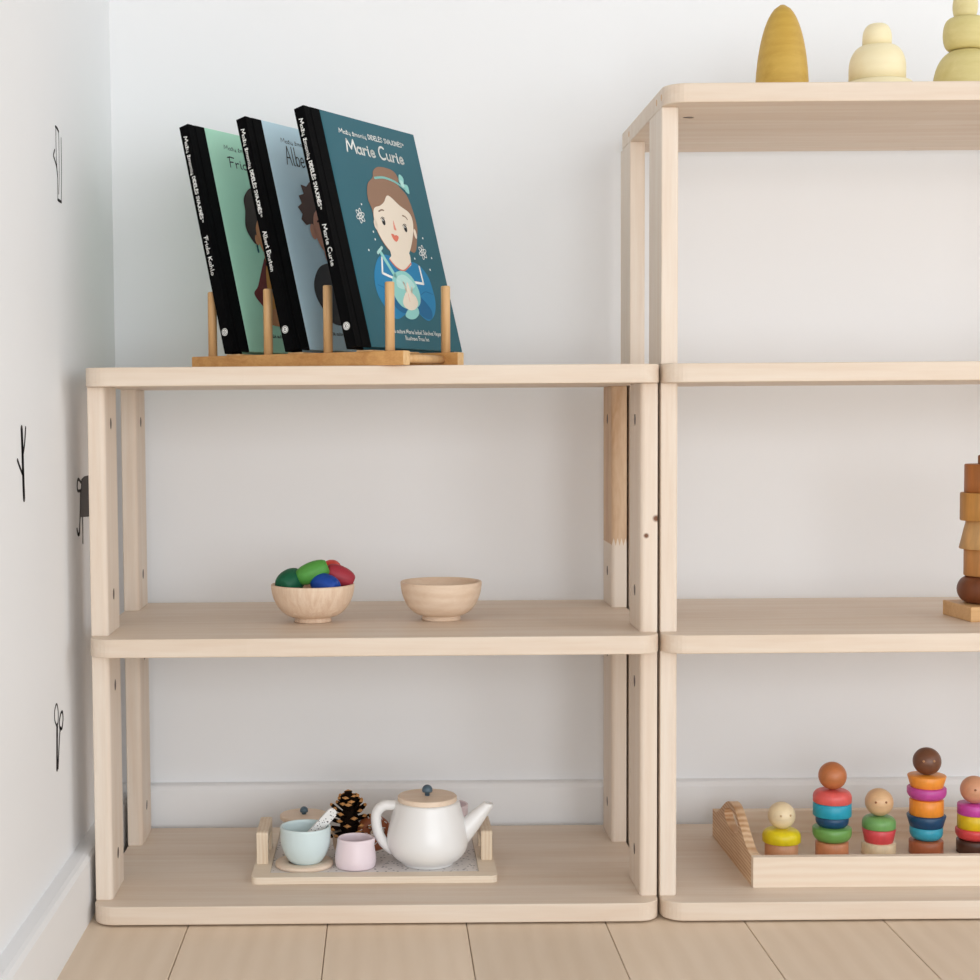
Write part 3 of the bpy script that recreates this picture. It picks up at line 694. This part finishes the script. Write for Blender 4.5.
# dotted stick leaning in the cup
d = Vector((.68, .25, .69)).normalized(); tipc = Vector((.2385, .1400, .0822)); sd = Vector((0, 1, 0)); sd = (sd - d * sd.dot(d)).normalized(); up = d.cross(sd)
mb = MB(); outl = []
for i in range(9):
    a = -PI / 2 + PI * i / 8; outl.append((.0054 * math.cos(a) - .0054, .0054 * math.sin(a)))
outl += [(-.060, .0054), (-.060, -.0054)]
mb.prism(outl, 'z', -.0030, .0030, .0006, 2)
mb.v = [tuple(tipc + d * v[0] + up * v[1] + sd * v[2]) for v in mb.v]
tag(mb.build('stirring_stick', M['terrazzo2'], root=tuple(tipc)), 'white stick with black dots standing in the pale blue cup', 'stick')
# sugar bowl behind the cup
gx, gy = .2018, .2030
sg = thing('sugar_bowl', (gx, gy, ZF), 'lidded sugar bowl with wooden lid behind the pale blue cup', 'sugar bowl')
MB().lathe([(0, 0), (.0165, 0), (.0175, .001)] + smooth_open([(.019, .003), (.0235, .010), (.0250, .018), (.0248, .026), (.0245, .0305)], 4) + [(0, .0308)], (gx, gy, ZF), 48).build('bowl_body', M['ceramic'], sg)
lid(sg, gx, gy, ZF + .0309, .0268, .0052, .0046, .0654)
# little wooden cup with a pine cone
wx_, wy_ = .2535, .1720
cup('wooden_cup', (wx_, wy_, ZF), .0192, .0235, .0150, M['beech2'], 'small plain wooden cup under the pine cone', 'cup', bulge=[(.0155, .0015), (.0178, .0080), (.0188, .0150), (.0192, .0225)])
pc = thing('pine_cone', (wx_, wy_, ZF + .02), 'brown open pine cone standing between cup and teapot', 'pine cone')
MDK = plain('pine_cone_scale', (30, 20, 15), .8, .3, 200, .03); MTIP = plain('pine_cone_tip', (196, 142, 90), .7, .2, 300, .05)
mb = MB(); czb = ZF + .0185
mb.lathe([(0, 0), (.007, .002), (.0105, .010), (.0100, .022), (.006, .034), (.0015, .041), (0, .042)], (wx_, wy_, czb), 20)
mb.build('core', MDK, pc)
mb = MB(); NS = 54
for i in range(NS):
    f = i / (NS - 1); ang = i * 2.39996 + random.uniform(-.22, .22); zc = czb + .003 + .036 * f
    L = (.0110 + .0105 * math.sin(PI * min(1, .18 + f * .78))) * (1 - .12 * f) * random.uniform(.9, 1.12); el = math.radians(-16 + 80 * f + random.uniform(-7, 7))
    o = Vector((math.cos(ang), math.sin(ang), 0)); dr = o * math.cos(el) + Vector((0, 0, math.sin(el))); sdv = Vector((-math.sin(ang), math.cos(ang), 0)); nv = sdv.cross(dr) * -1
    b = Vector((wx_, wy_, zc)) + o * .004
    vs = []
    for (q, w_, h_) in ((0, .0018, .0012), (.55, .0038, .0018), (.90, .0046, .0022), (1.0, .0022, .0013)):
        p = b + dr * L * q
        vs += [p - sdv * w_, p + nv * h_, p + sdv * w_, p - nv * h_]
    fs = []
    for a in range(3):
        for k in range(4):
            fs.append((a * 4 + k, a * 4 + (k + 1) % 4, a * 4 + 4 + (k + 1) % 4, a * 4 + 4 + k))
    mb.add(vs, fs[:8] + [(3, 2, 1, 0)], 0); 
    tp_ = b + dr * (L * 1.04)
    mb.add(vs[8:16] + [tp_ + nv * .0006], fs[0:4] + [(4, 5, 8), (5, 6, 8), (6, 7, 8), (7, 4, 8)], 1)
sc_ob = mb.build('scales', [MDK, MTIP], pc)
# iced biscuit ring leaning behind the handle
dn = thing('doughnut', (.281, .172, ZF), 'brown iced doughnut with white sprinkles behind the teapot handle', 'doughnut')
MDO = plain('dough', (214, 178, 138), .7, .06, 120, .3); MIC = plain('chocolate_icing', (158, 88, 54), .38, .06, 60, .4)
tilt = Matrix.Rotation(math.radians(62), 4, 'X'); dc = Vector((.2800, .1700, ZF + .0228))
def tor(R, r, squash, zo, half, mat, name, par):
    prof = []
    rng = [2 * PI * i / 28 for i in range(28)] if half is None else [PI * (-.06) + PI * 1.12 * i / 18 for i in range(19)]
    prof = [(R + r * math.cos(a), r * squash * math.sin(a) + zo) for a in rng]
    mb = MB().lathe(prof, (0, 0, 0), 48, closed=True)
    mb.v = [tuple(tilt @ Vector(v) + dc) for v in mb.v]
    return mb.build(name, mat, par)
tor(.0118, .0078, .95, 0, None, MDO, 'dough_ring', dn)
ic = tor(.0118, .0083, 1.0, .0004, 1, MIC, 'icing', dn)
for i in range(20):
    a = i * 2.4 + .3; rr = .0118 + .0055 * math.sin(i * 1.7); h = .0083 * math.sqrt(max(0, 1 - ((rr - .0118) / .0083) ** 2)) + .0005
    c = Vector((rr * math.cos(a), rr * math.sin(a), h)); w_ = i * 1.1
    q = Vector((math.cos(w_), math.sin(w_), 0)) * .0017
    MB().tube([tuple(tilt @ (c - q) + dc), tuple(tilt @ (c + q) + dc)], .00048, 8).build('sprinkle', INK['white'], ic)
cup('cup', (.3635, .2050, ZF), .0225, .0460, .0150, M['pink_glaze'], 'tall pale pink cup hidden behind the teapot', 'cup', bulge=[(.0155, .0015), (.0185, .010), (.0205, .022), (.0218, .034), (.0225, .0452)])

# ------------------------------------------------------------------ tray of stacked figures
tx0, tx1, ty0, ty1, tz0, tzt, tw = .6695, 1.055, .0470, .2475, Z1, .0525, .0095
pt = thing('wooden_tray', ((tx0 + tx1) / 2, (ty0 + ty1) / 2, tz0), 'long pine tray with arched end handle holding stacked toy figures', 'tray')
MB().box(tx0 + tw, tx1 - tw, ty0 + tw, ty1 - tw, tz0, tz0 + .006, .0002, 1).build('tray_floor', M['pine'], pt)
MB().box(tx0, tx1, ty0, ty0 + tw, tz0, tzt, .0008).build('front_panel', M['pine'], pt)
MB().box(tx0 + tw, tx1 - tw, ty1 - tw, ty1, tz0, tzt, .0008).build('back_panel', M['pine'], pt)
def end_panel(xa, xb):
    yc = (ty0 + tw + ty1) / 2 - .002; hw = .086
    top = []
    for i in range(25):
        y = ty1 + (ty0 + tw - ty1) * i / 24
        dd = min(1, abs(y - yc) / hw); top.append((y, tzt + .0310 * math.cos(PI / 2 * dd) ** 1.7))
    outer = [(ty0 + tw, tz0), (ty1, tz0)] + top
    hole = [(yc + .034 * math.cos(a) * (1 if abs(math.cos(a)) < .99 else 1), .0640 + (.0115 if math.sin(a) > 0 else .0100) * math.sin(a)) for a in [2 * PI * i / 28 for i in range(28)]]
    bm = bmesh.new()
    def loop(pts, x): return [bm.verts.new((x, p[0], p[1])) for p in pts]
    rings = {}
    for x in (xa, xb):
        o_, h_ = loop(outer, x), loop(hole, x)
        eo = [bm.edges.new((o_[i], o_[(i + 1) % len(o_)])) for i in range(len(o_))]; eh = [bm.edges.new((h_[i], h_[(i + 1) % len(h_)])) for i in range(len(h_))]
        bmesh.ops.triangle_fill(bm, edges=eo + eh, use_beauty=True); rings[x] = (o_, h_)
    for k in (0, 1):
        A, B = rings[xa][k], rings[xb][k]
        for i in range(len(A)): bm.faces.new((A[i], A[(i + 1) % len(A)], B[(i + 1) % len(A)], B[i]))
    mb = MB(); mb.from_bm(bm); return mb.build('handle_panel', M['pine_side'], pt)
end_panel(tx0, tx0 + tw); end_panel(tx1 - tw, tx1)
TZ = tz0 + .006
def piece(kind, x, y, r, z, h, col, label, cat, grp, nm):
    if kind == 'ball':
        prof = [(r * math.sin(a) if 0 < i < 20 else 0, r - r * math.cos(a)) for i, a in enumerate([PI * i / 20 for i in range(21)])]
    elif kind == 'cyl': prof = [(0, 0), (r - .0008, 0), (r, .0008), (r, h - .0008), (r - .0008, h), (0, h)]
    elif kind == 'dome': prof = [(0, 0), (r - .001, 0), (r, .001), (r, h * .45)] + [(r - h * .55 * (1 - math.cos(a)), h * .45 + h * .55 * math.sin(a)) for a in [PI / 2 * i / 8 for i in range(1, 9)]] + [(0, h)]
    elif kind == 'dish': prof = [(0, 0), (r - h * .62, 0)] + [(r - h * .62 + h * .62 * math.sin(a), h * .62 * (1 - math.cos(a))) for a in [PI / 2 * i / 8 for i in range(1, 9)]] + [(r, h - .001), (r - .001, h), (0, h)]
    elif kind == 'taper': prof = [(0, 0), (r * .84 - .0006, 0), (r * .84, .0006), (r, h - .0008), (r - .0008, h), (0, h)]
    col = tuple(min(255, int(q * 1.05 + 2)) for q in col)
    mat = wood('toy_' + nm, col, tuple(int(q * .86) for q in col), axis='x' if kind == 'ball' else 'z', freq=120, stretch=6, rough=.38, contrast=.6, spec=.5)
    nmz = {'ball': 'head_ball', 'cyl': 'stacking_ring', 'dome': 'stacking_dome', 'dish': 'stacking_dish', 'taper': 'stacking_ring'}[kind]
    o = MB().lathe(prof, (x, y, z), 48).build(nmz, mat, root=(x, y, z))
    return tag(o, label, cat, grp)
def figure(x, y, items, ball, who):
    z = TZ
    for kind, r, ztop, col, lab, cat, nm in items:
        piece(kind, x, y, r, z, ztop - z, col, lab, cat, 'loose pieces of the stacked figures', nm); z = ztop
    r, col, lab, nm, eyes = ball
    h = piece('ball', x, y, r, z, 0, col, lab, 'ball', 'loose pieces of the stacked figures', nm)
    for ax, az in eyes:
        dv = Vector((math.sin(ax) * math.cos(az), -math.cos(ax) * math.cos(az), math.sin(az)))
        c = Vector((x, y, z + r)) + dv * r * .985
        MB().lathe([(.0013 * math.sin(a) if 0 < i < 8 else 0, -.0013 * math.cos(a)) for i, a in enumerate([PI * i / 8 for i in range(9)])], tuple(c), 12).build('eye', EYE.get(who, EYE[0]), h)
EYE = {0: plain('eye_dot', (150, 96, 60), .5), 1: plain('eye_dot_pale', (206, 172, 128), .5), 4: plain('eye_dot_light', (196, 146, 104), .5)}
E2 = lambda c, s=.38: [(c - s, .17), (c + s, .20)]
figure(.7216, .139, [('cyl', .0177, .0434, (216, 160, 124), 'pinkish brown base ring under the yellow dome, nearest the tray handle', 'toy ring', 'b1'), ('dome', .0204, .0577, (232, 212, 28), 'yellow rounded ring under the pale maple ball', 'toy ring', 'yellow')],
       (.0146, (236, 216, 178), 'pale maple ball head on the shortest stacked figure', 'maple', E2(.085)), 1)
figure(.7774, .143, [('cyl', .0175, .0428, (212, 140, 100), 'terracotta brown base ring under a green dish', 'toy ring', 'b2'), ('dish', .0207, .0584, (112, 164, 84), 'green dish below the navy bowl in the second stack', 'toy dish', 'green'), ('dish', .0176, .0708, (18, 70, 108), 'small navy bowl between green dish and turquoise ring', 'toy bowl', 'navy'),
       ('cyl', .0204, .0853, (36, 160, 188), 'turquoise ring under the coral dome', 'toy ring', 'turquoise'), ('dome', .0204, .0992, (226, 96, 92), 'coral red dome under the copper brown ball', 'toy ring', 'coral')], (.0150, (190, 116, 70), 'copper brown ball head without eyes on the second figure', 'copper', []), 2)
figure(.8295, .147, [('cyl', .0182, .0406, (238, 216, 180), 'cream coloured base ring under the red tapered ring', 'toy ring', 'b3'), ('taper', .0179, .0556, (218, 76, 80), 'red tapered ring between cream base and green dome', 'toy ring', 'red'), ('dome', .0178, .0690, (118, 170, 98), 'green dome under the beech ball with two eyes', 'toy ring', 'green2')],
       (.0150, (224, 184, 140), 'beech ball head with eye dots on the middle short figure', 'beech', E2(-.157)), 3)
figure(.8820, .150, [('cyl', .0181, .0416, (172, 98, 62), 'reddish brown base ring under the light blue bowl of the tallest stack', 'toy ring', 'b4'), ('dish', .0175, .0563, (52, 160, 186), 'light blue bowl on the reddish brown base of the tallest stack', 'toy bowl', 'ltblue'), ('taper', .0208, .0693, (18, 66, 104), 'navy tapered ring in the tallest stack', 'toy ring', 'navy2'),
       ('cyl', .0180, .0866, (246, 148, 50), 'straight orange ring between navy ring and magenta dish', 'toy ring', 'orange'), ('dish', .0207, .0998, (196, 76, 158), 'magenta dish between two orange rings', 'toy dish', 'magenta'), ('taper', .0204, .1128, (246, 152, 56), 'tapered orange ring just under the dark brown ball', 'toy ring', 'orange2')],
       (.0150, (112, 72, 52), 'dark brown ball head on the tallest stacked figure', 'darkbrown', E2(-.18)), 4)
figure(.9348, .152, [('cyl', .0183, .0412, (82, 50, 36), 'dark chocolate base ring under the red dish at the right edge', 'toy ring', 'b5'), ('dish', .0195, .0536, (222, 72, 74), 'red dish between dark base and yellow ring at the right edge', 'toy dish', 'red2'), ('cyl', .0177, .0689, (226, 192, 28), 'straight yellow ring between red dish and magenta ring', 'toy ring', 'yellow2'), ('cyl', .0178, .0806, (200, 72, 164), 'straight magenta ring under the pinkish tan ball', 'toy ring', 'magenta2')],
       (.0150, (216, 158, 122), 'pinkish tan ball head on the figure at the right edge', 'tan', E2(.09)), 5)

# ------------------------------------------------------------------ ring stacker
kx, ky = .9285, .1150
st = thing('ring_stacker', (kx, ky, Z2), 'square wooden base with upright rod carrying stacked brown blocks', 'stacking toy')
mb = MB().box(-.0305, .0305, -.0330, .0330, Z2, Z2 + .0157, .001)
ca, sa = math.cos(math.radians(5.5)), math.sin(math.radians(5.5))
mb.v = [(kx + a * ca - b * sa, ky + a * sa + b * ca, c) for a, b, c in mb.v]
mb.build('base', wood('maple', (228, 186, 134), (206, 158, 104), axis='x', freq=70, stretch=10, rough=.45), st)
MB().lathe([(0, 0), (.0082, 0), (.0082, .155), (.0075, .1565), (0, .1565)], (kx, ky, Z2 + .0157), 32).build('rod', wood('walnut_rod', (170, 106, 62), (130, 78, 42), axis='z', freq=90, stretch=12, rough=.45), st)
z = Z2 + .0157
def sring(kind, r, h, col, lab, nm, r2=None):
    global z
    ri = .0090
    mat = wood('block_' + nm, col, tuple(int(q * .72) for q in col), axis='z', freq=60, stretch=10, rough=.42, contrast=.9, rings=(30, .2, 'X'))
    if kind == 'round': prof = [(ri, 0), (r - h * .45, 0)] + [(r - h * .45 + h * .45 * math.sin(a), h / 2 - h / 2 * math.cos(a)) for a in [PI * i / 14 for i in range(1, 14)]] + [(r - h * .45, h), (ri, h)]
    else:
        r2 = r2 or r; prof = [(ri, 0), (r - .0008, 0), (r, .0008), (r2, h - .0008), (r2 - .0008, h), (ri, h)]
    if kind == 'square':
        mb = MB(); n = 40; s_ = r
        ri_ = [(ri * math.cos(2 * PI * i / n), ri * math.sin(2 * PI * i / n)) for i in range(n)]; ro_ = []
        for i in range(n):
            c, s2 = math.cos(2 * PI * i / n), math.sin(2 * PI * i / n); k = s_ / max(abs(c), abs(s2)); ro_.append((c * k, s2 * k))
        ring_prism(mb, [(kx + a, ky + b) for a, b in ro_], [(kx + a, ky + b) for a, b in ri_], z, z + h)
    else:
        mb = MB().lathe(prof, (kx, ky, z), 56, closed=True)
    tag(mb.build('stacking_block', mat, root=(kx, ky, z)), lab, 'toy block', 'blocks on the ring stacker'); z += h
sring('round', .0278, .0292, (128, 72, 42), 'dark walnut rounded block at the bottom of the rod stack', 'walnut')
sring('cyl', .0212, .0285, (204, 142, 82), 'narrow tan cylinder block above the dark walnut block', 'tan')
sring('cone', .0262, .0300, (218, 170, 112), 'pale cone shaped block in the middle of the rod stack', 'pale', .0196)
sring('cyl', .0256, .0294, (212, 152, 80), 'wide honey coloured block sitting on the pale cone', 'honey')
sring('cyl', .0216, .0300, (186, 116, 62), 'reddish brown cylinder block topmost on the rod stack', 'reddish')

# ------------------------------------------------------------------ toys on top of the tall shelf
def toy_mat(n, c, d): return wood('stain_' + n, c, d, axis='x', freq=70, stretch=7, rough=.5, contrast=.8, rings=(30, .15, 'Z'))
zt = Z4
R_, H_ = .0276, .1032
prof = [(0, 0), (R_ - .0008, 0), (R_, .0008)] + [(R_ * math.sqrt(max(0, 1 - (i / 24) ** 2.2)), H_ * i / 24) for i in range(1, 24)] + [(R_ * .09, H_ * .9975), (0, H_)]
tag(MB().lathe(prof, (.7120, .12, zt), 56).build('wooden_cone', toy_mat('mustard', (210, 172, 82), (188, 146, 58)), root=(.7120, .12, zt)), 'mustard yellow rounded wooden cone, leftmost toy on the tall shelf', 'toy')
pale = toy_mat('cream', (250, 237, 198), (244, 227, 182))
b = thing('stacking_toy', (.8110, .12, zt), 'pale cream yellow tiered dome toy in the middle of the top shelf', 'toy')
def tier(p, c, r, z0, z1, mat, kind='dome'):
    h = z1 - z0
    if kind == 'dome': prof = [(0, 0), (r, 0), (r, h * .35)] + [(r - h * .4 * (1 - math.cos(a)), h * .35 + h * .65 * math.sin(a)) for a in [PI / 2 * i / 10 for i in range(1, 11)]] + [(0, h)]
    elif kind == 'flare': prof = [(0, 0), (r - .002, 0), (r, .002)] + smooth_open([(r, .008), (r * .95, .0145), (r * .86, h * .9), (r * .7, h)], 5) + [(0, h)]
    else: prof = [(0, 0), (r * .62, 0)] + [(r * (.62 + .38 * math.sin(a) ** .8), h * (1 - math.cos(a)) / 2) for a in [PI * i / 20 for i in range(1, 20)]] + [(r * .62, h), (0, h)]
    return MB().lathe(prof, (c[0], c[1], z0), 56).build('tier', mat, p)
tier(b, (.8120, .12), .0400, zt, zt + .0240, pale, 'flare'); tier(b, (.8112, .12), .0288, zt + .0240, zt + .0605, pale); tier(b, (.8107, .12), .0148, zt + .0605, zt + .0830, pale)
olive = toy_mat('lime', (222, 207, 146), (204, 188, 120)); olive2 = toy_mat('lime_pale', (230, 216, 162), (214, 198, 138))
b = thing('stacking_toy', (.9028, .12, zt), 'olive green stack of rounded stones shape toy, rightmost on the top shelf', 'toy')
tier(b, (.9031, .12), .0322, zt, zt + .0553, olive); tier(b, (.9028, .12), .0226, zt + .0553, zt + .0885, olive, 'egg'); tier(b, (.9021, .12), .0126, zt + .0885, zt + .1120, olive2, 'egg')

# ------------------------------------------------------------------ stickers on the left wall
MST = plain('black_sticker', (44, 34, 36), .6, .05, 60, .3); MSG = plain('grey_sticker', (64, 58, 56), .6, .05, 60, .3)
def sticker(lines, fills, label, mat=MST):
    mb = MB(); kw = (.29451 - WX) / .31951; put = lambda a, b_, l: (WX + .0003, (a + 1.56105) * kw - 1.56105, .51237 + (b_ - .51237) * kw)
    for pts, pen in lines: ribbon(mb, [smooth_open(pts, 4)], pen, put, 0)
    for f in fills: mb.add([put(a, b_, 0) for a, b_ in f], [tuple(range(len(f)))], 0)
    o = mb.build('wall_sticker', mat, root=(WX, fills[0][0][0] if fills else lines[0][0][0][0], fills[0][0][1] if fills else lines[0][0][0][1]), recalc=False)
    md = o.modifiers.new('thick', 'SOLIDIFY'); md.thickness = .0003; md.offset = 0
    return tag(o, label, 'wall sticker', 'black stickers on the left wall')
sticker([([(.0172, .7924), (.0240, .7921), (.032, .7900)], .0024), ([(.0187, .7918), (.0187, .7665), (.0226, .7434), (.0224, .7218)], .0007), ([(.0438, .7860), (.0430, .7550), (.0391, .7223)], .0007), ([(.0224, .7220), (.0391, .7219)], .0028),
         ([(.0112, .7688), (.0055, .7627), (.011, .759), (.0191, .7539), (.0230, .745)], .0020), ([(.0326, .7895), (.0314, .751), (.0269, .7279)], .0005)], [], 'thin outlined brush sticker high on the left wall')
sticker([([(-.1549, .4985), (-.1533, .4783), (-.1527, .4585), (-.1510, .4372)], .0072), ([(-.1394, .4995), (-.1446, .4854), (-.1528, .4747)], .0030), ([(-.1735, .4718), (-.1647, .4652), (-.155, .4586)], .0030)], [], 'dark forked twig sticker nearest the left edge')
sticker([([(.1147, .4394), (.1002, .4433), (.0942, .438), (.0968, .4315), (.1124, .4307)], .0030), ([(.1124, .4307), (.1064, .4032), (.1020, .3870), (.0940, .3865), (.0890, .3916)], .0038), ([(.1211, .4026), (.1196, .3752)], .0030)],
        [[(.1140, .4300), (.1180, .4425), (.1344, .4448), (.1640, .4448), (.1640, .4001), (.1086, .403)]], 'dark grey filled block sticker with hook tail beside the shelf leg', MSG)
sticker([([(-.0316, .2096), (-.0395, .2172), (-.0387, .226), (-.0296, .2308), (-.0231, .223), (-.024, .2126), (-.0300, .2085)], .0018), ([(-.0290, .2090), (-.0330, .1682)], .0062),
         ([(-.0148, .2017), (-.0184, .21), (-.0118, .2172), (-.0028, .2179), (-.0006, .2096), (-.0073, .2018), (-.0162, .202), (-.0282, .1675)], .0026)], [], 'small scissors sticker low on the left wall')

# ------------------------------------------------------------------ light
wd = bpy.data.worlds.new('daylight'); scn.world = wd; wd.use_nodes = True
bg = wd.node_tree.nodes['Background']; bg.inputs[0].default_value = (1, .945, .87, 1); bg.inputs[1].default_value = .285
def area(name, loc, target, sx_, sy_, power, col=(1, 1, 1)):
    l = bpy.data.lights.new(name, 'AREA'); l.shape = 'RECTANGLE'; l.size = sx_; l.size_y = sy_; l.energy = power; l.color = col
    o = bpy.data.objects.new(name, l); COL.objects.link(o); o.location = loc
    o.rotation_euler = (Vector(target) - Vector(loc)).to_track_quat('-Z', 'Y').to_euler(); return o
KEY = (.91, .96, 1)
area('window_light_low', (1.0, -3.2, .62), (.45, .2, .42), 3.4, 1.2, 54, KEY)
area('window_light_high', (1.0, -3.2, 1.7), (.45, .2, .42), 3.4, 1.2, 5, KEY)
area('side_window_light', (2.5, -.9, 1.2), (0, .1, .45), 2.0, 1.7, 19.5, KEY)

# ------------------------------------------------------------------ camera
cam = bpy.data.cameras.new('camera'); co = bpy.data.objects.new('camera', cam); COL.objects.link(co); scn.camera = co
yaw, pit, rol = .00145, .0566, .00737
F = Vector((math.sin(yaw) * math.cos(pit), math.cos(yaw) * math.cos(pit), -math.sin(pit))); R0 = Vector((math.cos(yaw), -math.sin(yaw), 0)); U0 = R0.cross(F)
R = R0 * math.cos(rol) - U0 * math.sin(rol); U = R0 * math.sin(rol) + U0 * math.cos(rol)
mw = Matrix((R, U, -F)).transposed().to_4x4(); mw.translation = Vector((.29451, -1.56105, .51237)); co.matrix_world = mw
cam.sensor_width = 36; cam.lens = 1592.97 / 980 * 36; cam.shift_x = (490 - 386.67) / 980; cam.shift_y = (500.83 - 490) / 980
cam.clip_start = .01
vs = scn.view_settings; vs.view_transform = 'Standard'; vs.look = 'None'; vs.gamma = 1; vs.exposure = .06; vs.use_curve_mapping = False
for o in bpy.data.objects:
    if '_base' in o: del o['_base']
